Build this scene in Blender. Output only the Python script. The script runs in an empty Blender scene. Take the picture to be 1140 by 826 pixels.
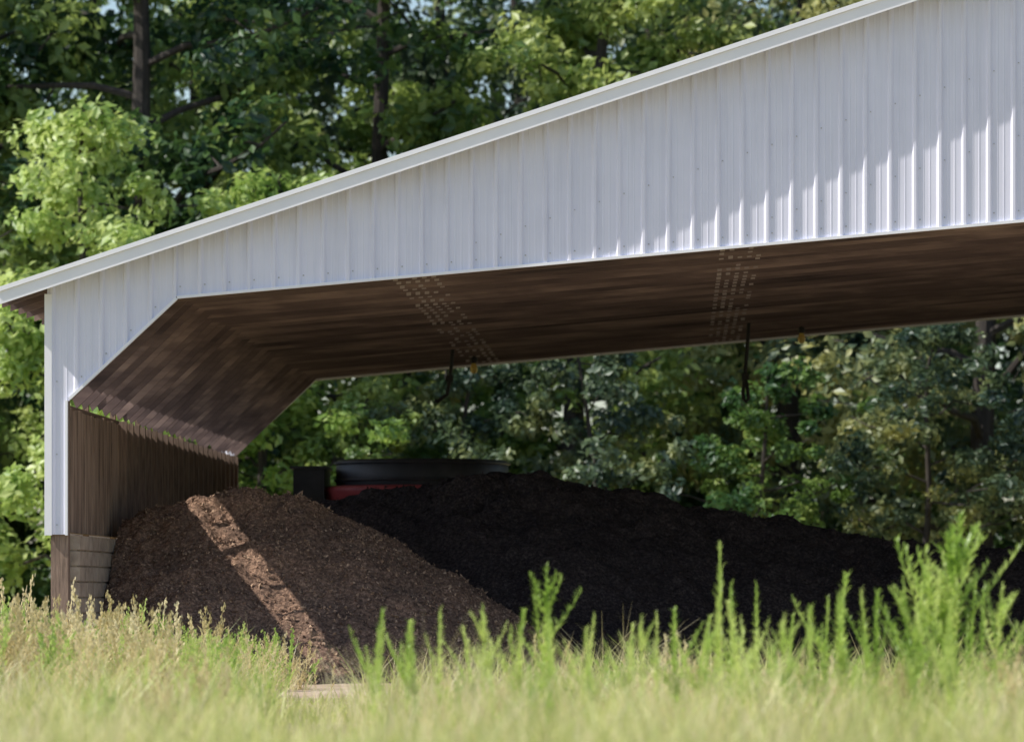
import bpy, math, random
import numpy as np
from mathutils import Vector, noise
R = np.random.default_rng(7)
random.seed(7)
scene = bpy.context.scene
COL = scene.collection

# ------------------------------------------------------------ helpers
def mesh_from(name, verts, quads, tris=None, smooth=False):
    verts = np.asarray(verts, dtype=np.float32).reshape(-1, 3)
    quads = np.asarray(quads, dtype=np.int32).reshape(-1, 4)
    tris = np.zeros((0, 3), np.int32) if tris is None else np.asarray(tris, dtype=np.int32).reshape(-1, 3)
    me = bpy.data.meshes.new(name)
    me.vertices.add(len(verts)); me.vertices.foreach_set("co", verts.ravel())
    nl = len(quads)*4+len(tris)*3
    me.loops.add(nl)
    me.loops.foreach_set("vertex_index", np.concatenate([quads.ravel(), tris.ravel()]))
    me.polygons.add(len(quads)+len(tris))
    st = np.concatenate([np.arange(len(quads))*4, len(quads)*4+np.arange(len(tris))*3]).astype(np.int32)
    me.polygons.foreach_set("loop_start", st)
    me.update(calc_edges=True)
    me.polygons.foreach_set("use_smooth", np.full(len(st), smooth))
    me.validate()
    return me

def obj(name, me, mat=None, parent=None, loc=(0,0,0)):
    o = bpy.data.objects.new(name, me)
    COL.objects.link(o)
    o.location = loc
    if mat is not None and me is not None and len(me.materials) == 0: me.materials.append(mat)
    if parent: o.parent = parent
    return o

def empty(name, loc=(0,0,0)):
    o = bpy.data.objects.new(name, None); COL.objects.link(o); o.location = loc
    o.empty_display_size = 0.3
    return o

class B:
    """accumulates boxes / prisms / tubes into one mesh"""
    def __init__(s): s.v=[]; s.q=[]; s.t=[]
    def prism(s, pts, y0, y1):      # pts: 4 (x,z), extruded in y
        b=len(s.v)
        for y in (y0,y1):
            for (x,z) in pts: s.v.append((x,y,z))
        s.q += [(b,b+1,b+2,b+3),(b+7,b+6,b+5,b+4)]
        for i in range(4):
            j=(i+1)%4; s.q.append((b+j,b+i,b+4+i,b+4+j))
    def box(s,x0,x1,y0,y1,z0,z1): s.prism([(x0,z0),(x1,z0),(x1,z1),(x0,z1)],y0,y1)
    def tube(s, pts, rad, n=8, cap=True):
        b=len(s.v); m=len(pts)
        P=[Vector(p) for p in pts]
        for i in range(m):
            d=(P[min(i+1,m-1)]-P[max(i-1,0)]).normalized()
            u=d.cross(Vector((0.31,0.87,0.17))).normalized(); w=d.cross(u)
            r=rad[i] if hasattr(rad,'__len__') else rad
            for k in range(n):
                a=2*math.pi*k/n
                s.v.append(tuple(P[i]+u*math.cos(a)*r+w*math.sin(a)*r))
        for i in range(m-1):
            for k in range(n):
                k2=(k+1)%n
                s.q.append((b+i*n+k,b+i*n+k2,b+(i+1)*n+k2,b+(i+1)*n+k))
        if cap:
            for e in (0,m-1):
                c=len(s.v); s.v.append(tuple(P[e]))
                for k in range(n): s.t.append((c,b+e*n+k,b+e*n+(k+1)%n))
    def lathe(s, prof, cx, cy, n=48):   # prof: list (r,z)
        b=len(s.v); m=len(prof)
        for (r,z) in prof:
            for k in range(n):
                a=2*math.pi*k/n; s.v.append((cx+r*math.cos(a),cy+r*math.sin(a),z))
        for i in range(m-1):
            for k in range(n):
                k2=(k+1)%n
                s.q.append((b+i*n+k,b+i*n+k2,b+(i+1)*n+k2,b+(i+1)*n+k))
    def make(s,name,mat,parent=None,smooth=False):
        return obj(name, mesh_from(name, s.v, s.q if s.q else np.zeros((0,4)), s.t if s.t else None, smooth), mat, parent)

# ------------------------------------------------------------ materials
def newmat(name):
    m=bpy.data.materials.new(name); m.use_nodes=True
    nt=m.node_tree; nt.nodes.clear()
    out=nt.nodes.new('ShaderNodeOutputMaterial')
    return m,nt,out
def N(nt,t,**kw):
    n=nt.nodes.new(t)
    for k,v in kw.items():
        if k in n.inputs: n.inputs[k].default_value=v
        else: setattr(n,k,v)
    return n
def ramp(nt,fac,stops):
    r=nt.nodes.new('ShaderNodeValToRGB')
    e=r.color_ramp.elements
    while len(e)<len(stops): e.new(0.5)
    for i,(p,c) in enumerate(stops):
        e[i].position=p; e[i].color=(*c,1)
    nt.links.new(fac,r.inputs[0]); return r
def coords(nt,scale=(1,1,1),space='Object'):
    tc=nt.nodes.new('ShaderNodeTexCoord'); mp=nt.nodes.new('ShaderNodeMapping')
    mp.inputs['Scale'].default_value=scale
    nt.links.new(tc.outputs[space],mp.inputs[0]); return mp.outputs[0]
def noise_tex(nt,vec,scale,detail=4,rough=.6):
    n=N(nt,'ShaderNodeTexNoise',Scale=scale,Detail=detail,Roughness=rough)
    nt.links.new(vec,n.inputs['Vector']); return n.outputs['Fac']
def principled(name,stops,scale=5,mscale=(1,1,1),rough=.7,metal=0,bump=0,bscale=None,detail=5,bdist=.02):
    m,nt,out=newmat(name)
    v=coords(nt,mscale); f=noise_tex(nt,v,scale,detail)
    r=ramp(nt,f,stops)
    p=N(nt,'ShaderNodeBsdfPrincipled',Roughness=rough,Metallic=metal)
    nt.links.new(r.outputs[0],p.inputs['Base Color'])
    if bump:
        f2=noise_tex(nt,v,bscale or scale*3,4,.7)
        b=N(nt,'ShaderNodeBump',Strength=bump,Distance=bdist)
        nt.links.new(f2,b.inputs['Height']); nt.links.new(b.outputs[0],p.inputs['Normal'])
    nt.links.new(p.outputs[0],out.inputs[0]); return m
def leafmat(name,dark,mid,light,scale=.6,trans=.35,oiw=.22):
    m,nt,out=newmat(name)
    geo=nt.nodes.new('ShaderNodeNewGeometry')
    oi=nt.nodes.new('ShaderNodeObjectInfo')
    f=noise_tex(nt,geo.outputs['Position'],scale,2,.8)
    h2=N(nt,'ShaderNodeMath',operation='MULTIPLY_ADD'); h2.inputs[1].default_value=oiw; h2.inputs[2].default_value=-oiw/2
    nt.links.new(oi.outputs['Random'],h2.inputs[0])
    h=N(nt,'ShaderNodeMath',operation='ADD')
    nt.links.new(f,h.inputs[0]); nt.links.new(h2.outputs[0],h.inputs[1])
    r=ramp(nt,h.outputs[0],[(.38,dark),(.5,mid),(.64,light)])
    p=N(nt,'ShaderNodeBsdfDiffuse')
    t=N(nt,'ShaderNodeBsdfTranslucent')
    nt.links.new(r.outputs[0],p.inputs['Color']); nt.links.new(r.outputs[0],t.inputs['Color'])
    s=N(nt,'ShaderNodeMixShader',Fac=trans)
    nt.links.new(p.outputs[0],s.inputs[1]); nt.links.new(t.outputs[0],s.inputs[2])
    g=N(nt,'ShaderNodeBsdfGlossy',Roughness=.45); g.inputs['Color'].default_value=(.9,.95,1,1)
    s2=N(nt,'ShaderNodeMixShader',Fac=.04)
    nt.links.new(s.outputs[0],s2.inputs[1]); nt.links.new(g.outputs[0],s2.inputs[2])
    nt.links.new(s2.outputs[0],out.inputs[0]); return m

def siding_mat():
    m,nt,out=newmat('white_ribbed_steel')
    v=coords(nt,(7,7,.35)); f=noise_tex(nt,v,1.2,6,.65)
    r=ramp(nt,f,[(.3,(.72,.73,.87)),(.5,(.79,.80,.94)),(.75,(.83,.83,.97))])
    v2=coords(nt,(1,1,1)); f2=noise_tex(nt,v2,.9,3)
    r2=ramp(nt,f2,[(.3,(.92,.92,.92)),(.7,(1,1,1))])
    mx=N(nt,'ShaderNodeMixRGB',blend_type='MULTIPLY',Fac=1.0)
    nt.links.new(r.outputs[0],mx.inputs[1]); nt.links.new(r2.outputs[0],mx.inputs[2])
    p=N(nt,'ShaderNodeBsdfPrincipled',Roughness=.7)
    p.inputs['Specular IOR Level'].default_value=.2
    nt.links.new(mx.outputs[0],p.inputs['Base Color'])
    nt.links.new(p.outputs[0],out.inputs[0]); return m
M_sid=siding_mat()
M_trim=principled('white_trim',[(.3,(.82,.83,.89)),(.7,(.9,.9,.95))],2,rough=.5)
M_roof=principled('roof_metal',[(.3,(.55,.56,.58)),(.7,(.68,.68,.7))],2,rough=.4,metal=.3)
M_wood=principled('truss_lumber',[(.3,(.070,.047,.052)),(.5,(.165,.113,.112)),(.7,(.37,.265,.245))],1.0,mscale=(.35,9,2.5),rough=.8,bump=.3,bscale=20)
M_board=principled('wall_boards',[(.3,(.14,.092,.07)),(.5,(.34,.24,.185)),(.7,(.54,.39,.30))],1.5,mscale=(8,7,.7),rough=.85,bump=.4,bscale=14)
M_post=principled('treated_post',[(.25,(.13,.09,.07)),(.6,(.30,.21,.165)),(.8,(.40,.30,.235))],4,mscale=(10,10,.8),rough=.85,bump=.4,bscale=10)
M_block=principled('concrete_block',[(.25,(.30,.23,.185)),(.5,(.48,.39,.315)),(.75,(.60,.51,.42))],4,rough=.9,bump=.4,bscale=40)
M_plate=principled('galvanised_plate',[(.3,(.32,.26,.27)),(.7,(.52,.44,.45))],1.3,rough=.5)
M_dark=principled('black_rubber',[(.3,(.012,.012,.014)),(.7,(.03,.03,.032))],6,rough=.6)
M_red=principled('red_paint',[(.3,(.36,.05,.06)),(.7,(.5,.09,.09))],3,rough=.5)
M_blacksteel=principled('black_steel',[(.3,(.022,.022,.028)),(.7,(.06,.055,.062))],3,rough=.5)
M_bulb=principled('bulb_glass',[(.3,(.75,.5,.12)),(.7,(.85,.65,.2))],4,rough=.15)
M_screw=principled('screw_head',[(.3,(.4,.4,.43)),(.7,(.5,.5,.53))],4,rough=.5)
def compost(name,a,b,c,d):
    m,nt,out=newmat(name)
    v=coords(nt); f=noise_tex(nt,v,1.1,4); g=noise_tex(nt,v,22,4,.8)
    r1=ramp(nt,g,[(.34,a),(.48,b),(.58,c),(.7,d)])
    r2=ramp(nt,f,[(.3,(.6,.6,.62)),(.7,(1.15,1.1,1.05))])
    mx=N(nt,'ShaderNodeMixRGB',blend_type='MULTIPLY',Fac=1.0)
    nt.links.new(r1.outputs[0],mx.inputs[1]); nt.links.new(r2.outputs[0],mx.inputs[2])
    p=N(nt,'ShaderNodeBsdfPrincipled',Roughness=.95); p.inputs['Specular IOR Level'].default_value=.15
    nt.links.new(mx.outputs[0],p.inputs['Base Color'])
    b_=N(nt,'ShaderNodeBump',Strength=.35,Distance=.03); nt.links.new(g,b_.inputs['Height'])
    nt.links.new(b_.outputs[0],p.inputs['Normal'])
    nt.links.new(p.outputs[0],out.inputs[0]); return m
M_compA=compost('brown_compost',(.085,.056,.044),(.20,.132,.10),(.34,.225,.165),(.52,.37,.275))
M_chipA=principled('wood_chips',[(.35,(.15,.095,.068)),(.5,(.34,.225,.155)),(.65,(.66,.46,.32))],30,rough=.9)
M_compB=compost('black_compost',(.020,.016,.019),(.046,.038,.042),(.08,.066,.066),(.17,.145,.14))
def groundmat():
    m,nt,out=newmat('field_ground')
    v=coords(nt); f=noise_tex(nt,v,.25,5); g=noise_tex(nt,v,6,5,.7)
    r=ramp(nt,f,[(.35,(.24,.25,.09)),(.5,(.38,.34,.17)),(.65,(.5,.42,.26))])
    r2=ramp(nt,g,[(.3,(.6,.6,.6)),(.7,(1.15,1.1,1.05))])
    mx=N(nt,'ShaderNodeMixRGB',blend_type='MULTIPLY',Fac=1.0)
    nt.links.new(r.outputs[0],mx.inputs[1]); nt.links.new(r2.outputs[0],mx.inputs[2])
    p=N(nt,'ShaderNodeBsdfPrincipled',Roughness=.95)
    nt.links.new(mx.outputs[0],p.inputs['Base Color'])
    nt.links.new(p.outputs[0],out.inputs[0]); return m
M_ground=groundmat()
M_pad=principled('packed_dirt',[(.3,(.3,.22,.16)),(.5,(.47,.36,.28)),(.7,(.57,.46,.37))],1.5,rough=.95,bump=.5,bscale=12)
M_bark=principled('bark',[(.3,(.022,.018,.017)),(.6,(.055,.046,.042)),(.8,(.09,.078,.07))],3,mscale=(5,5,.8),rough=.9)
L_deep=leafmat('leaves_deep',(.026,.07,.03),(.10,.19,.05),(.36,.46,.12),trans=.45,scale=.45)
L_mid=leafmat('leaves_mid',(.06,.14,.045),(.20,.32,.075),(.48,.56,.17),trans=.47,scale=.5)
L_bright=leafmat('leaves_bright',(.24,.38,.09),(.42,.56,.15),(.60,.70,.25),trans=.5,scale=.9)
L_haze=leafmat('leaves_haze_grey',(.055,.10,.065),(.15,.21,.10),(.44,.44,.16),trans=.42,scale=.5)  # paler, duller greens: haze among the far trees is put into the leaf colour
M_grass=leafmat('meadow_grass',(.42,.50,.13),(.62,.65,.22),(.82,.78,.40),scale=.8,trans=.5)
M_dry=leafmat('dry_grass',(.60,.51,.25),(.76,.66,.38),(.88,.79,.52),scale=.9,trans=.45)
M_weed=leafmat('weed_leaves',(.36,.52,.10),(.52,.66,.17),(.66,.75,.26),scale=1,trans=.5)

# ------------------------------------------------------------ ground
xs=np.concatenate([np.linspace(-600,-40,12)[:-1],np.linspace(-40,40,81),np.linspace(40,600,12)[1:]])
ys=np.concatenate([np.linspace(-300,-70,8)[:-1],np.linspace(-70,90,161),np.linspace(90,900,14)[1:]])
X,Y=np.meshgrid(xs,ys,indexing='ij')
Z=np.zeros_like(X)
for i in range(X.shape[0]):
    for j in range(X.shape[1]):
        Z[i,j]=.07*(noise.noise((X[i,j]*.25,Y[i,j]*.25,0)))-.03
inb=(X>-9)&(X<24)&(Y>-2)&(Y<25); Z[inb]=-.02
def gridfaces(a,b):
    i,j=np.meshgrid(np.arange(a-1),np.arange(b-1),indexing='ij'); i=i.ravel(); j=j.ravel()
    return np.stack([i*b+j,(i+1)*b+j,(i+1)*b+j+1,i*b+j+1],1)
obj('ground',mesh_from('ground',np.stack([X.ravel(),Y.ravel(),Z.ravel()],1),gridfaces(*X.shape),smooth=True),M_ground)
px=np.linspace(-8.2,23.5,120); py=np.linspace(-5.5,24,120)
X,Y=np.meshgrid(px,py,indexing='ij'); Z=np.zeros_like(X)
for i in range(len(px)):
    for j in range(len(py)):
        e=min(px[i]+8.2,23.5-px[i],py[j]+5.5,24-py[j])
        Z[i,j]=.03+.02*noise.noise((px[i]*.9,py[j]*.9,3))-(.14*max(0,1-e/1.2+.5*noise.noise((px[i]*.6,py[j]*.6,8))) if e<1.6 else 0)
obj('dirt_pad',mesh_from('dirt_pad',np.stack([X.ravel(),Y.ravel(),Z.ravel()],1),gridfaces(*X.shape),smooth=True),M_pad)

# ------------------------------------------------------------ barn
barn=empty('open_barn')
XC=7.5; XL=-7.76; LEN=22.8; RS=.331
def mir(x): return XC-abs(x-XC)
def zr(x): return 4.70+RS*(mir(x)+8.34)
def zb(x):
    m=mir(x)
    if m<=-7.53: return 1.89
    if m<-7.489: return 3.54
    if m<-6.155: return 3.577+(m+7.489)*(4.83-3.577)/(7.489-6.155)
    return 4.83+.0904*(m+6.155)
def gable(name,y,sgn):
    cols=[]
    pitch=.305; x=XL+.02
    prof=[(0,0),(.026,.027),(.056,.027),(.082,0),(.135,0),(.141,.003),(.153,.003),(.159,0),(.212,0),(.218,.003),(.230,.003),(.236,0)]
    kx=0
    while x<2*XC-XL:
        j=random.uniform(-.005,.005); lap=.004 if kx%3==0 else 0
        for dx,h in prof:
            if x+dx<2*XC-XL: cols.append((x+dx+j*(h>0),h+(lap if h>.02 else 0)))
        x+=pitch; kx+=1
    for c in (XL,-7.531,-7.529,-7.489,-6.155,XC):
        for cc in {c,2*XC-c}:
            cols.append((cc,0))
    cols=sorted(set(cols)); v=[];q=[]
    for (x,h) in cols:
        zt=zr(x)+.05; z0=zb(x)
        for t in (0,.5,1): v.append((x,y-sgn*h,z0+(zt-z0)*t))
    for i in range(len(cols)-1):
        for k in range(2):
            b=i*3+k; q.append((b,b+3,b+4,b+1))
    return obj(name,mesh_from(name,v,q),M_sid,barn)
gable('front_siding',0,1)
gable('rear_siding',LEN+.12,-1)
b=B()
xq=XL+.12
while xq<2*XC-XL:
    for zz in (zb(xq)+.12,):
        if zz<zr(xq)-.2: b.box(xq-.008,xq+.008,-.012,.0,zz-.008,zz+.008)
    k=1
    while zr(xq)-.25-k*.9>zb(xq)+.3:
        z=zr(xq)-.25-k*.9; b.box(xq-.007,xq+.007,-.012,.0,z-.007,z+.007); k+=1
    xq+=.305
b.make('screws',M_screw,barn)
OV=.33
b=B()
for (s) in (1,-1):
    for (yy0,yy1) in ((-OV-.02,-OV),(LEN+.3,LEN+.32)):
        xa=-8.32; xb=XC
        pts=[(xa,zr(xa)),(xb,zr(xb)),(xb,zr(xb)+.155),(xa,zr(xa)+.155)]
        if s<0: pts=[(2*XC-p[0],p[1]) for p in pts]
        b.prism(pts,yy0,yy1)
    pts=[(-8.35,zr(-8.35)+.157),(XC,zr(XC)+.157),(XC,zr(XC)+.215),(-8.35,zr(-8.35)+.215)]
    if s<0: pts=[(2*XC-p[0],p[1]) for p in pts]
    b.prism(pts,-OV-.045,-OV+.02)
b.make('rake_trim',M_trim,barn)
b=B()
for s in (1,-1):
    pts=[(-8.36,zr(-8.36)+.165),(XC,zr(XC)+.165),(XC,zr(XC)+.20),(-8.36,zr(-8.36)+.20)]
    if s<0: pts=[(2*XC-p[0],p[1]) for p in pts]
    b.prism(pts,-OV+.022,LEN+.33)
    yy=0
    while yy<LEN:
        pts=[(-8.36,zr(-8.36)+.202),(XC,zr(XC)+.202),(XC,zr(XC)+.225),(-8.36,zr(-8.36)+.225)]
        if s<0: pts=[(2*XC-p[0],p[1]) for p in pts]
        b.prism(pts,yy,yy+.03); yy+=.3
b.make('roof_sheet',M_roof,barn)
b=B()
for s in (1,-1):
    def seg(x0,z0,x1,z1,d,off=0):
        L=math.hypot(x1-x0,z1-z0); nx,nz=-(z1-z0)/L,(x1-x0)/L
        pts=[(x0+nx*off,z0+nz*off),(x1+nx*off,z1+nz*off),(x1+nx*(off+d),z1+nz*(off+d)),(x0+nx*(off+d),z0+nz*(off+d))]
        if s<0: pts=[(2*XC-p[0],p[1]) for p in pts]
        return pts
    for (y0,y1) in ((-.04,.03),(LEN+.09,LEN+.16)):
        b.prism(seg(-6.155,4.83,XC,4.83+.0904*(XC+6.155),.035,-.028),y0,y1)
        b.prism(seg(-7.489,3.577,-6.165,4.815,.035,-.028),y0,y1)
    pts=[(-7.535,1.88),(-7.505,1.88),(-7.505,3.55),(-7.535,3.55)]
    if s<0: pts=[(2*XC-p[0],p[1]) for p in pts]
    b.prism(pts,-.036,.03)
    pts=[(-7.79,1.88),(-7.70,1.88),(-7.70,4.86),(-7.79,4.86)]
    if s<0: pts=[(2*XC-p[0],p[1]) for p in pts]
    b.prism(pts,-.038,-.004)
b.make('edge_flashing',M_trim,barn)
# trusses
b=B(); pl=B()
ny=31; ysT=np.linspace(.07,LEN,ny)
for ti,yt in enumerate(ysT):
    y0=yt; y1=yt+.038
    jz=random.uniform(-.016,.016)
    for s in (1,-1):
        def mp(pts): return pts if s>0 else [(2*XC-p[0],p[1]) for p in pts]
        zc=lambda x:4.83+.0904*(x+6.155)+jz
        b.prism(mp([(-6.30,zc(-6.3)),(XC-.001,zc(XC)),(XC-.001,zc(XC)+.19),(-6.30,zc(-6.3)+.19)]),y0,y1)
        e=random.uniform(.07,.17) if ti>0 else .05
        dx,dz=1.334,1.253; L=math.hypot(dx,dz); ux,uz=dx/L,dz/L
        x0,z0=-7.46-ux*e*.5,3.575-uz*e+jz; x1,z1=-6.10,4.85+jz
        b.prism(mp([(x0,z0),(x1,z1),(x1-uz*.19,z1+ux*.19),(x0-uz*.10,z0+ux*.22)]),y0+.04,y1+.04)
        b.prism(mp([(-8.33,zr(-8.33)-.005),(XC-.001,zr(XC)-.005),(XC-.001,zr(XC)+.14),(-8.33,zr(-8.33)+.14)]),y0,y1)
        for (xa,xb) in ((-6.0,-4.6),(-3.2,-4.6),(-3.2,-1.2),(.9,-1.2),(.9,3),(4.9,3),(4.9,7.3)):
            za=zc(xa)+.1; zb_=zr(xb)-.0
            b.prism(mp([(xa-.045,za),(xa+.045,za),(xb+.045,zb_),(xb-.045,zb_)]),y0+.042,y1+.04)
        for xp in (-3.25,.85):
            for kk in range(5):
                if random.random()<.25: continue
                xx=xp-.28+kk*.12; hz=.035*random.uniform(.5,1.3)
                pl.prism(mp([(xx,zc(xx)+.012),(xx+.06,zc(xx+.06)+.012),(xx+.06,zc(xx+.06)+.012+hz),(xx,zc(xx)+.012+hz)]),y0-.004,y0-.001)
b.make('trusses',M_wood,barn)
pl.make('truss_plates',M_plate,barn)
WT=3.47    # top of the boarded side wall
for s in (1,-1):
    def bx(b,x0,x1,y0,y1,z0,z1):
        if s<0: x0,x1=2*XC-x1,2*XC-x0
        b.box(x0,x1,y0,y1,z0,z1)
    b=B()
    y=.27
    while y<LEN:
        y2=min(y+.235,LEN); j=random.uniform(0,.03)
        bx(b,-7.59,-7.555+j,y,y2-.012,1.92,WT+random.uniform(-.03,.01)); y=y2
    bx(b,-7.62,-7.592,.27,LEN,1.92,WT-.06)
    b.make('wall_boards',M_board,barn)
    b=B()
    y=.03
    while y<LEN:
        bx(b,-7.72 if y<.1 else -7.70,-7.505 if y<.1 else -7.625,y,y+(.2 if y<.1 else .09),-.2,zr(-7.6)-.02); y+=3.05
    y=5.7
    while y<LEN:
        bx(b,-7.524,-7.42,y,y+.09,.0,WT+.02); y+=.76
    bx(b,-7.70,-7.60,.24,LEN,WT+.012,WT+.05)
    b.make('posts',M_post,barn)
    b=B()
    for r in range(10):
        z=-.06+r*.195; y=.24-(.2 if r%2 else 0)
        while y<LEN:
            ya=max(y,.24); yb=min(y+.40,LEN); j=random.uniform(-.008,.008)
            if yb-ya>.05: bx(b,-7.60,-7.39+j,ya+.007,yb-.007,z+.011,z+.184)
            y+=.40
    bx(b,-7.595,-7.425,.265,LEN-.01,-.1,1.88)
    b.make('concrete_block_wall',M_block,barn)
    v=[];q=[];y=0.0;cols=[]
    while y<LEN:
        for dy,h in ((0,0),(.018,.022),(.048,.022),(.066,0),(.18,0),(.186,.006),(.2,.006),(.206,0)):
            cols.append((y+dy,h))
        y+=.305
    for (yy,h) in cols:
        for z in (1.9,WT+.03):
            xx=-7.765-h
            if s<0: xx=2*XC-xx
            v.append((xx,yy,z))
    for i in range(len(cols)-1): q.append((2*i,2*i+2,2*i+3,2*i+1))
    obj('side_siding',mesh_from('side_siding',v,q),M_sid,barn)

# ------------------------------------------------------------ compost piles
def chips(pts,n,smin,smax):
    idx=R.integers(0,len(pts),n); c=pts[idx]+R.normal(0,.012,(n,3))
    s=smin+(smax-smin)*R.uniform(0,1,(n,1))**2.2
    a=R.normal(size=(n,3)); a/=np.linalg.norm(a,axis=1,keepdims=True)
    b_=np.cross(a,R.normal(size=(n,3))); b_/=np.linalg.norm(b_,axis=1,keepdims=True)
    c_=np.cross(a,b_)
    t=np.stack([c+a*s,c+b_*s*.6-a*s*.4,c-b_*s*.6-a*s*.4,c+c_*s*.6],1)
    f=np.array([[0,1,2],[0,1,3],[1,2,3],[2,0,3]])
    tri=(np.arange(n)[:,None,None]*4+f[None]).reshape(-1,3)
    return t.reshape(-1,3),tri
def pile(name,x0,x1,y0,y1,res,hf,mat,nch,seed,mat2=None,smax=.055):
    xs=np.arange(x0,x1,res); ys=np.arange(y0,y1,res)
    v=np.zeros((len(xs),len(ys),3))
    for i,x in enumerate(xs):
        for j,y in enumerate(ys):
            h=hf(x,y)
            if h>-.2:
                h+=.13*noise.noise((x*.9,y*.9,seed))+.11*noise.noise((x*2.3,y*2.3,seed+5))+.07*noise.noise((x*6,y*6,seed+9))+.04*noise.noise((x*14,y*14,seed+2))
            v[i,j]=(x,y,max(h,-.12))
    fl=v.reshape(-1,3); q=gridfaces(len(xs),len(ys))
    keep=(fl[q][:,:,2].max(1)>-.1); q=q[keep]
    vis=fl[fl[:,2]>.02]
    cv,ct=chips(vis,nch,.012,smax)
    ct=ct+len(fl)
    me=mesh_from(name,np.concatenate([fl,cv]),q,ct,smooth=False)
    me.materials.append(mat); me.materials.append(mat2 or mat)
    mi=np.zeros(len(me.polygons),np.int32); mi[len(q):]=np.repeat((R.random(nch)<.5).astype(np.int32),4)[:len(mi)-len(q)]
    me.polygons.foreach_set('material_index',mi)
    return obj(name,me)
def hA(x,y):
    ax,ay,bx_,by=-6.35,5.1,-5.15,5.3
    t=max(0,min(1,((x-ax)*(bx_-ax)+(y-ay)*(by-ay))/((bx_-ax)**2+(by-ay)**2)))
    d=math.hypot(x-(ax+t*(bx_-ax)),y-(ay+t*(by-ay)))
    return 2.62-.585*math.sqrt(d*d+.25**2)
HBx=[-7.4,-6.4,-5.4,-4.61,-3.3,-1.99,-1.33,0,1.3,2.6,3.93,5.1,8,12,15]
HBz=[1.6,2.2,2.6,2.74,2.86,2.96,2.90,2.56,2.35,2.14,1.94,1.85,1.7,1.2,-.2]
def hB(x,y):
    yc=11+.5*math.sin(x*.7); d=abs(y-yc)
    return float(np.interp(x,HBx,HBz))+.12-.6*math.sqrt(d*d+.3**2)
pile('compost_pile',-7.38,.4,.2,11,.045,hA,M_compA,22000,1.3,M_chipA)
pile('compost_pile',-7.37,14.5,4,18.5,.07,hB,M_compB,20000,4.7)

# ------------------------------------------------------------ tub grinder
tg=empty('tub_grinder')
cx,cy=-4.16,20.0
b=B(); b.lathe([(1.15,1.7),(1.32,2.70),(1.40,2.88),(1.42,2.94),(1.42,3.33),(1.38,3.36),(1.34,3.33),(1.34,3.0),(1.1,1.75)],cx,cy,64)
for zz in (3.0,3.28): b.lathe([(1.425,zz),(1.455,zz+.01),(1.455,zz+.04),(1.425,zz+.05)],cx,cy,64)
b.make('tub',M_blacksteel,tg,True)
b=B(); b.lathe([(1.36,2.45),(1.50,2.62),(1.56,2.84),(1.55,2.90),(1.44,2.93)],cx-.1,cy,64)
b.make('flared_skirt',M_red,tg,True)
b=B(); b.box(cx-2.7,cx+2.9,cy-.55,cy+.55,1.0,1.7); b.box(cx+1.7,cx+3.6,cy-.6,cy+.6,1.1,2.3)
b.make('chassis',M_red,tg)
b=B(); b.box(-6.23,-5.72,19.2,20.6,1.7,3.20); b.box(-6.28,-5.69,19.15,20.65,3.202,3.25)
for k in range(6): b.box(-6.15,-5.8,19.185,19.199,2.0+k*.18,2.1+k*.18)
b.make('engine_box',M_blacksteel,tg)
b=B()
for wx in (cx-1.9,cx-.8,cx+.9):
    for wy in (cy-.95,cy+.65):
        b.tube([(wx,wy,.5),(wx,wy+.05,.5),(wx,wy+.25,.5),(wx,wy+.3,.5)],[.44,.5,.5,.44],24)
b.make('wheels',M_dark,tg,False)

# ------------------------------------------------------------ hanging cords & bulbs
def cord(x,y,ztop,zbot,hook):
    e=empty('hanging_hook')
    b=B(); L=ztop-zbot
    pts=[(x+.10,y,ztop+.1),(x+.07,y,ztop-L*.3),(x+.04,y,ztop-L*.6),(x,y,zbot+.14)]
    if hook: pts+=[(x-.02-.06*k,y,zbot+.14-.05*k+(.06*max(0,k-2))) for k in (1,2,3)]
    else: pts+=[(x+.01,y,zbot+.05),(x+.05,y,zbot),(x+.09,y,zbot+.05),(x+.06,y,zbot+.3),(x+.02,y,zbot+.4)]
    b.tube(pts,.032,6); b.make('cord',M_dark,e,True)
    b=B(); b.box(x-.02,x+.10,y-.03,y+.03,zbot+.35,zbot+.45); b.make('clip',M_dark,e)
cord(-3.66,18,5.1,4.22,True); cord(1.10,18,5.52,4.25,False)
for (x,y,z) in ((-3.32,20.2,5.0),(2.1,20.2,5.5)):
    e=empty('light_bulb')
    b=B(); b.lathe([(.001,z-.2),(.04,z-.19),(.065,z-.14),(.06,z-.09),(.035,z-.04),(.03,z-.02)],x,y,16); b.make('globe',M_bulb,e,True)
    b=B(); b.lathe([(.03,z-.03),(.05,z-.02),(.055,z+.06),(.02,z+.08),(.02,z+.2)],x,y,16); b.make('socket',M_dark,e,True)

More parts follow.
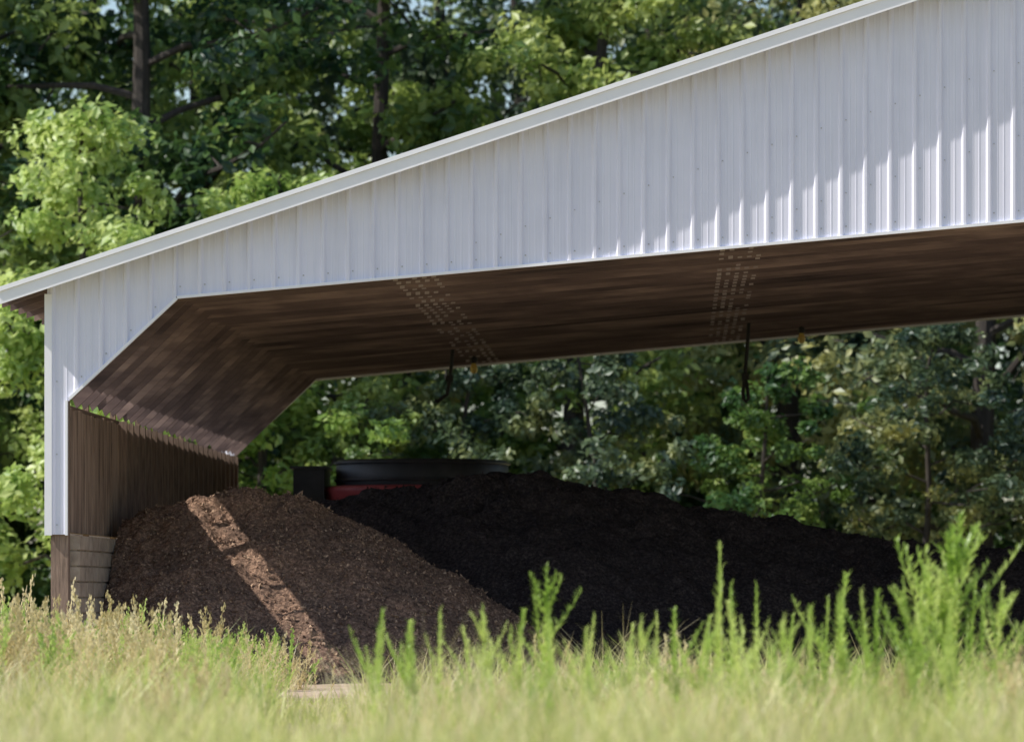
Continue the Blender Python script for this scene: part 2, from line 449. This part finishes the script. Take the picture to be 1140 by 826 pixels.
# ------------------------------------------------------------ trees
def leaves_at(cent,rad,per,size,flat=.7):
    n=len(cent)*per
    c=np.repeat(cent,per,0); r=np.repeat(rad,per)[:,None]
    d=R.normal(size=(n,3)); d/=np.linalg.norm(d,axis=1,keepdims=True)
    rr=R.uniform(0,1,(n,1))**.45
    p=c+d*rr*r*np.array([1,1,flat])
    nrm=d*.6+np.array([-.25,-.15,.5])+R.normal(0,.5,(n,3)); nrm/=np.linalg.norm(nrm,axis=1,keepdims=True)
    a=np.cross(nrm,R.normal(size=(n,3))); a/=np.linalg.norm(a,axis=1,keepdims=True)
    b_=np.cross(nrm,a)
    s=R.uniform(.6,1.25,(n,1))*size
    v=np.stack([p-a*s,p+b_*s*.55+nrm*s*.12,p+a*s,p-b_*s*.55+nrm*s*.12],1).reshape(-1,3)
    return v
def tree_mesh(name,H,cr,base,leafm,nl,per,lsize,seed,trunk_r=.28,nlimb=26,crad=(.45,.95)):
    rnd=random.Random(seed); b=B()
    lean=(rnd.uniform(-.8,.8),rnd.uniform(-.8,.8))
    tp=[(lean[0]*(t**2)+.15*math.sin(t*7+seed),lean[1]*t*t,H*t*.95) for t in np.linspace(0,1,9)]
    b.tube(tp,[trunk_r*(1.25 if i==0 else 1)*(1-.9*i/8)+.02 for i in range(9)],9)
    tips=[]
    for k in range(nlimb):
        t=base/H+(1-base/H)*((k+.5)/nlimb)**.9
        t=min(t,.97)
        i=t*8; i0=int(i); f=i-i0; i1=min(i0+1,8)
        p0=Vector(tp[i0]).lerp(Vector(tp[i1]),f)
        az=k*2.4+rnd.uniform(-.5,.5)
        env=math.sin(math.pi*min(1,max(.0,(t-base/H)/(1-base/H))*.72+.25))**.7
        L=cr*env*rnd.uniform(.6,1.2)
        up=rnd.uniform(.05,.6)
        dirv=Vector((math.cos(az),math.sin(az),up)).normalized()
        pts=[p0]
        for s in range(1,6):
            q=p0+dirv*L*s/5+Vector((rnd.uniform(-.2,.2),rnd.uniform(-.2,.2),rnd.uniform(-.15,.2)-.05*s*s/5))
            pts.append(q)
        r0=trunk_r*.36*(1-t*.6)
        b.tube([tuple(p) for p in pts],[r0*(1-.16*s)+.008 for s in range(6)],6,False)
        for s in range(2,6):
            m=max(1,int(nl*env/(nlimb*4)+rnd.random()))
            for _ in range(m):
                sp=.32*L*(.5+.12*s)
                q=pts[s]+Vector((rnd.gauss(0,sp*.5),rnd.gauss(0,sp*.5),rnd.gauss(0,sp*.4)))
                tips.append(tuple(q))
                if rnd.random()<.35: b.tube([tuple(pts[s]),tuple((pts[s]+q)/2+Vector((0,0,.08))),tuple(q)],[r0*.3+.006,r0*.2+.005,.005],4,False)
    tips=np.array(tips)
    rad=R.uniform(crad[0],crad[1],len(tips))
    lv=leaves_at(tips,rad,per,lsize)
    nb=len(b.v); nq=len(lv)//4
    V=np.concatenate([np.array(b.v),lv])
    Q=np.concatenate([np.array(b.q),nb+np.arange(nq*4).reshape(-1,4)])
    me=mesh_from(name,V,Q,b.t if b.t else None)
    me.materials.append(M_bark); me.materials.append(leafm)
    mi=np.zeros(len(me.polygons),np.int32); mi[len(b.q):len(b.q)+nq]=1
    me.polygons.foreach_set('material_index',mi)
    return me
T=[tree_mesh('t_a',21,4.6,1.5,L_deep,270,80,.15,1),
   tree_mesh('t_b',19,4.2,1.0,L_mid,250,80,.14,2),
   tree_mesh('t_c',22,5.0,2.5,L_deep,260,80,.15,3,trunk_r=.36),
   tree_mesh('t_d',18,4.4,.6,L_haze,260,80,.13,4)]
TS=[tree_mesh('t_s1',9.5,2.4,.8,L_bright,150,95,.10,5,trunk_r=.1,nlimb=24,crad=(.3,.6)),
    tree_mesh('t_s2',7,2.6,.3,L_mid,110,80,.10,6,trunk_r=.08,nlimb=18,crad=(.25,.5)),
    tree_mesh('t_s3',7.5,2.6,.3,L_haze,110,80,.10,8,trunk_r=.08,nlimb=18,crad=(.25,.5))]
def place(name,me,x,y,s,rot,parent=None):
    o=obj(name,me,None,parent,(x,y,-.1)); o.scale=(s,s,s*random.uniform(.95,1.08)); o.rotation_euler=(0,0,rot); return o
edge=[(-24,43,1),(-19.4,47,0),(-15.6,44,0),(-11.2,42,2),(-6.8,46,0),(-2.2,45,1),(2.4,47,3),(6.6,44,3),(11,46,3),(15.6,44,0),(20,45,1)]
for (x,y,k) in edge: place('deciduous_tree',T[k],x,y,random.uniform(.92,1.1),random.uniform(0,6.3))
for (x,y,k,s) in [(-11.6,36,0,1.24),(-8.3,38,0,1.12),(-15.3,38,1,1.0),(-4.6,38,2,.9),(-6.6,37,1,.85),(-1.4,38,2,.9),(1.6,37,1,.9),(4.9,38,2,.95),(8.2,38,2,1),(-19.5,38,0,.9),(12.5,38,1,.9)]:
    place('young_tree',TS[k],x,y,s,random.uniform(0,6.3))
forest=empty('distant_forest')
for row,(yy,st) in enumerate(((57,5.5),(72,6.5))):
    x=-33+row*3
    while x<28:
        me=random.choice([T[0],T[2],T[0],T[3]])
        place('forest_tree',me,x+random.uniform(-1.2,1.2),yy+random.uniform(-3,3),random.uniform(1.0,1.2),random.uniform(0,6.3),forest)
        x+=st
nC=1500
cx_=R.uniform(-38,34,nC); cy_=R.uniform(50,57,nC); hz=6.2+2.2*np.array([noise.noise((a*.3,0,0)) for a in cx_])
cz_=R.uniform(.06,1,nC)*hz
lv=leaves_at(np.stack([cx_,cy_,cz_],1),R.uniform(.5,1.1,nC),50,.2)
obj('forest_undergrowth',mesh_from('forest_undergrowth',lv,np.arange(len(lv)).reshape(-1,4)),L_deep)
nC=190
cx_=R.uniform(-22,-7.5,nC); cy_=R.uniform(39,43,nC); cz_=R.uniform(.1,1,nC)*1.9
lv=leaves_at(np.stack([cx_,cy_,cz_],1),R.uniform(.35,.7,nC),80,.12)
obj('edge_shrubs',mesh_from('edge_shrubs',lv,np.arange(len(lv)).reshape(-1,4)),L_deep)

# ------------------------------------------------------------ grass
def blades(px,py,h,w,lean=.35):
    n=len(px)
    az=R.uniform(0,2*np.pi,n); dx=np.cos(az); dy=np.sin(az)
    la=R.uniform(0,2*np.pi,n); lx=np.cos(la)*h*lean*R.uniform(.2,1.3,n); ly=np.sin(la)*h*lean*R.uniform(.2,1.3,n)
    v=np.zeros((n,6,3))
    z0=-.06
    for k,(t,ww) in enumerate(((0,1),(.55,.75),(1,.08))):
        cxx=px+lx*t*t; cyy=py+ly*t*t; cz=z0+h*t*(1-.12*t)
        v[:,2*k,0]=cxx-dx*w*ww; v[:,2*k,1]=cyy-dy*w*ww; v[:,2*k,2]=cz
        v[:,2*k+1,0]=cxx+dx*w*ww; v[:,2*k+1,1]=cyy+dy*w*ww; v[:,2*k+1,2]=cz
    i=np.arange(n)[:,None]*6
    q=np.concatenate([i+np.array([[0,1,3,2]]),i+np.array([[2,3,5,4]])])
    return v.reshape(-1,3),q
def field(n,x0,x1,y0,y1,hmin,hmax,dens=None,hmod=None,seed=0,w=(.003,.008),lean=.35):
    x=R.uniform(x0,x1,n); y=R.uniform(y0,y1,n)
    nz=np.array([noise.noise((a*.9,b_*.5,seed)) for a,b_ in zip(x,y)])
    h=R.uniform(hmin,hmax,n)*(1+.9*nz)
    if hmod is not None: h=h*hmod(x,y)
    k=R.uniform(0,1,n)<(.7+1.1*nz)
    if dens is not None: k&=R.uniform(0,1,n)<dens(x,y)
    k&=h>.05
    x,y,h=x[k],y[k],h[k]
    return blades(x,y,h,R.uniform(w[0],w[1],len(x)),lean)
def track(x,y):
    return np.abs(x+.074*(y+60))<.42+.12*np.sin(y*.5)
def clear(x,y):
    d=np.ones_like(x)
    d[(y>-7)]=.12
    d[(y>-7)&(x<-5.4)]=1
    d[(y>-11)&(y<=-7)]=.6
    d[track(x,y)]*=.25
    return d
v,q=field(62000,-12,9,-44,-7,.25,.58,hmod=lambda x,y:np.where(track(x,y)&(y>-30),.38,1.0)*np.where(x>-1,1.12,1)*np.where(x<-4.5,1.15,1),w=(.005,.011),lean=.6)
v2,q2=field(16000,-6,4.5,-49,-40,.35,.72,seed=31,w=(.005,.010),lean=.6)
obj('meadow_grass',mesh_from('meadow_grass',np.concatenate([v,v2]),np.concatenate([q,q2+len(v)])),M_grass)
v,q=field(60000,-16,10,-46,-.8,.35,.78,dens=lambda x,y:np.where(x<-4.6,1,.6)*clear(x,y),seed=5,w=(.002,.006),lean=.6)
obj('dry_meadow_grass',mesh_from('dry_meadow_grass',v,q),M_dry)
v,q=field(30000,-30,20,25,40,.3,.6,seed=9,w=(.012,.02))
v2,q2=field(16000,-22,-8.4,-7,26,.35,.75,seed=19,w=(.006,.012))
obj('field_grass',mesh_from('field_grass',np.concatenate([v,v2]),np.concatenate([q,q2+len(v)])),M_grass)

# weeds
def spire_mesh(name,h,branches,seed,nleaf=150,ll=.11,mat=M_weed,wid=.09,up=.35):
    rnd=random.Random(seed); b=B(); V=[];Q=[]
    def stem(p0,d,L,r,nl,l0):
        pts=[p0+d*L*t+Vector((.03*math.sin(t*4+seed),.03*math.cos(t*3),0))*t for t in np.linspace(0,1,6)]
        b.tube([tuple(p) for p in pts],[r*(1-.15*i) for i in range(6)],5,False)
        for i in range(nl):
            t=.12+.88*(i+rnd.random())/nl
            k=t*5; i0=min(int(k),4); p=pts[i0].lerp(pts[i0+1],k-i0)
            az=i*2.4+rnd.uniform(-.4,.4); el=rnd.uniform(up-.1,up+.6)+.4*t
            l=l0*(1.15-.8*t)*rnd.uniform(.55,1.25)
            o=Vector((math.cos(az)*math.cos(el),math.sin(az)*math.cos(el),math.sin(el)))
            side=o.cross(Vector((0,0,1))).normalized()*l*wid
            mid=p+o*l*.5; tip=p+o*l-Vector((0,0,l*rnd.uniform(.0,.3)))
            j=len(V)
            V.extend([p-side*.4,p+side*.4,mid+side,mid-side,tip+side*.15,tip-side*.15])
            Q.extend([(j,j+1,j+2,j+3),(j+3,j+2,j+4,j+5)])
    stem(Vector((0,0,0)),Vector((rnd.uniform(-.06,.06),0,1)),h,.008,nleaf,ll)
    for k in range(branches):
        t=rnd.uniform(.3,.8); az=rnd.uniform(0,6.28)
        d=Vector((math.cos(az)*.55,math.sin(az)*.55,1)).normalized()
        stem(Vector((0,0,h*t)),d,h*(1-t)*rnd.uniform(.55,1.0),.005,int(nleaf*.35),ll*.7)
    nb=len(b.v)
    VV=np.concatenate([np.array(b.v),np.array([tuple(p) for p in V])])
    QQ=np.concatenate([np.array(b.q),np.array(Q)+nb])
    me=mesh_from(name,VV,QQ); me.materials.append(mat); return me
SW=[spire_mesh('w1',1,0,1,280,.12,up=.55),spire_mesh('w2',1,3,2,180,.15),spire_mesh('w3',1,11,3,160,.17),spire_mesh('w4',1,1,4,180,.13),spire_mesh('w5',1,6,11,120,.13)]
wl=[(-1.08,-20,1.40,4),(.36,-20,1.58,0),(.42,-20.4,1.25,3),(.70,-20,1.24,3),(2.18,-20,1.84,2),(2.02,-19.6,1.4,1),(2.34,-20.4,1.5,4),(1.36,-20,1.34,1),(1.55,-21,1.2,3),(2.5,-19,1.3,3),(2.75,-20,1.2,1),
    (-2.5,-20,1.05,1),(-1.55,-20.5,1.08,4),(-1.95,-21,1.05,3),(-2.25,-19,.95,1),(-.1,-20,1.02,3),(.05,-21,1.05,1),(-.75,-21,1.0,3),(1.9,-21,1.3,4),(2.4,-21.5,1.2,3),
    (.95,-19,1.0,1),(-1.7,-19,.9,1),(3.1,-20,1.25,1),(-3.4,-20,.5,1),(-.4,-19,.92,1),(4.2,-20,1.2,2),(-4.6,-18,.7,1),(.25,-22,.95,4),
    (1.75,-24,1.1,4),(-.6,-24,.92,1),(-1.3,-25,.85,4),(2.0,-25,1.12,1),(.8,-24,1.02,4),(1.45,-19.2,1.15,3),(2.08,-20.8,1.35,3),(1.27,-19.5,1.15,3),(-1.25,-21.5,1.05,1),(-2.35,-21.5,.95,3),(.55,-21.2,1.12,1),(-.95,-22.5,1.0,3),(1.1,-22.5,1.08,1),
    (-.25,-21.8,1.0,4),(.15,-19.5,1.0,1),(1.65,-19.6,1.2,1),(2.6,-20.8,1.25,4),(-2.0,-22.5,.95,1),(-1.0,-19.4,1.1,3)]
for (x,y,h,k) in wl:
    o=obj('horseweed_plant',SW[k],None,None,(x,y,-.03)); s=h
    wd=s*random.uniform(.8,1.1)
    o.scale=(wd,wd,s); o.rotation_euler=(random.uniform(-.08,.08),random.uniform(-.1,.1),random.uniform(0,6))
def panicle_clump(name,n,seed):
    rnd=random.Random(seed); b=B(); V=[];Q=[]
    for k in range(n):
        x0,y0=rnd.gauss(0,.16),rnd.gauss(0,.16); h=rnd.uniform(.6,1.1); az=rnd.uniform(0,6.28); ln=rnd.uniform(.05,.35)
        pts=[Vector((x0+math.cos(az)*ln*t**2,y0+math.sin(az)*ln*t**2,h*t-.1*ln*t**3)) for t in np.linspace(0,1,6)]
        b.tube([tuple(p) for p in pts],[.0035]*5+[.002],4,False)
        for i in range(34):
            t=.66+.34*rnd.random(); kk=t*5; i0=min(int(kk),4); p=pts[i0].lerp(pts[i0+1],kk-i0)
            o=Vector((rnd.gauss(0,1),rnd.gauss(0,1),rnd.gauss(.2,.8))).normalized()*rnd.uniform(.01,.05)*(1.3-t+.3)
            c=p+o; s=.014; u=Vector((rnd.gauss(0,1),rnd.gauss(0,1),rnd.gauss(0,1))).normalized()*s; w=Vector((0,0,s*1.4))
            j=len(V); V.extend([c-u,c-w,c+u,c+w]); Q.append((j,j+1,j+2,j+3))
        for i in range(9):
            t=rnd.uniform(.1,.7); p=pts[0].lerp(pts[-1],t); a=rnd.uniform(0,6.28); l=rnd.uniform(.12,.3)
            o=Vector((math.cos(a)*.7,math.sin(a)*.7,.7)); sd=Vector((-math.sin(a),math.cos(a),0))*.010
            j=len(V); m=p+o*l*.5; e=p+Vector((o.x*l,o.y*l,o.z*l*.7)); V.extend([p-sd,p+sd,m+sd,m-sd,e+sd*.1,e-sd*.1]); Q.extend([(j,j+1,j+2,j+3),(j+3,j+2,j+4,j+5)])
    nb=len(b.v)
    return mesh_from(name,np.concatenate([np.array(b.v),np.array([tuple(p) for p in V])]),np.concatenate([np.array(b.q),np.array(Q)+nb]))
PC=[panicle_clump('pc%d'%i,14,i) for i in range(4)]
for i,m in enumerate(PC): m.materials.append(M_dry if i<2 else M_weed)
seedg=empty('seed_head_grass')
for k in range(180):
    x=random.uniform(-11,-4.3); y=random.uniform(-14,-1.5)
    hh=1.2 if x<-7.3 else (.95 if x<-6.2 else .95-.2*(x+6.2)/1.9)
    o=obj('tuft',PC[k%4 if random.random()<.6 else k%2],None,seedg,(x,y,-.03)); s=hh*random.uniform(.45,1.2); o.scale=(s,s,s); o.rotation_euler=(0,0,random.uniform(0,6))
for k in range(70):
    x=random.uniform(-4.5,6); y=random.uniform(-26,-14)
    if abs(x+.074*(y+60))<.5: continue
    o=obj('tuft',PC[k%4],None,seedg,(x,y,-.03)); s=random.uniform(.45,.8); o.scale=(s,s,s); o.rotation_euler=(0,0,random.uniform(0,6))

# ------------------------------------------------------------ light
sd=Vector((-.67,-.18,.73)).normalized()
sun=bpy.data.lights.new('sun','SUN'); sun.energy=5.0; sun.angle=math.radians(.5); sun.color=(1,.94,.84)
so=bpy.data.objects.new('sun',sun); COL.objects.link(so)
so.rotation_euler=(-sd).to_track_quat('-Z','Y').to_euler(); so.location=(-30,-5,40)
w=bpy.data.worlds.new('World'); scene.world=w; w.use_nodes=True
nt=w.node_tree; nt.nodes.clear()
sk=nt.nodes.new('ShaderNodeTexSky'); sk.sky_type='NISHITA'; sk.sun_disc=False
sk.sun_elevation=math.asin(sd.z); sk.sun_rotation=math.atan2(sd.x,sd.y)
bg=nt.nodes.new('ShaderNodeBackground'); bg.inputs['Strength'].default_value=.15
ow=nt.nodes.new('ShaderNodeOutputWorld')
nt.links.new(sk.outputs[0],bg.inputs[0]); nt.links.new(bg.outputs[0],ow.inputs[0])
scene.view_settings.view_transform='Standard'; scene.view_settings.look='None'; scene.view_settings.exposure=0

# ------------------------------------------------------------ camera
cd=bpy.data.cameras.new('camera'); cam=bpy.data.objects.new('camera',cd); COL.objects.link(cam)
cam.location=(0,-60,1.133); cam.rotation_euler=(math.radians(90),0,0)
cd.sensor_width=36; cd.lens=36*5400/1140
cd.shift_x=(570-751)/1140; cd.shift_y=(663-413)/1140
cd.clip_end=2000; cd.clip_start=.5
cd.dof.use_dof=True; cd.dof.focus_distance=61; cd.dof.aperture_fstop=1.8
scene.camera=cam
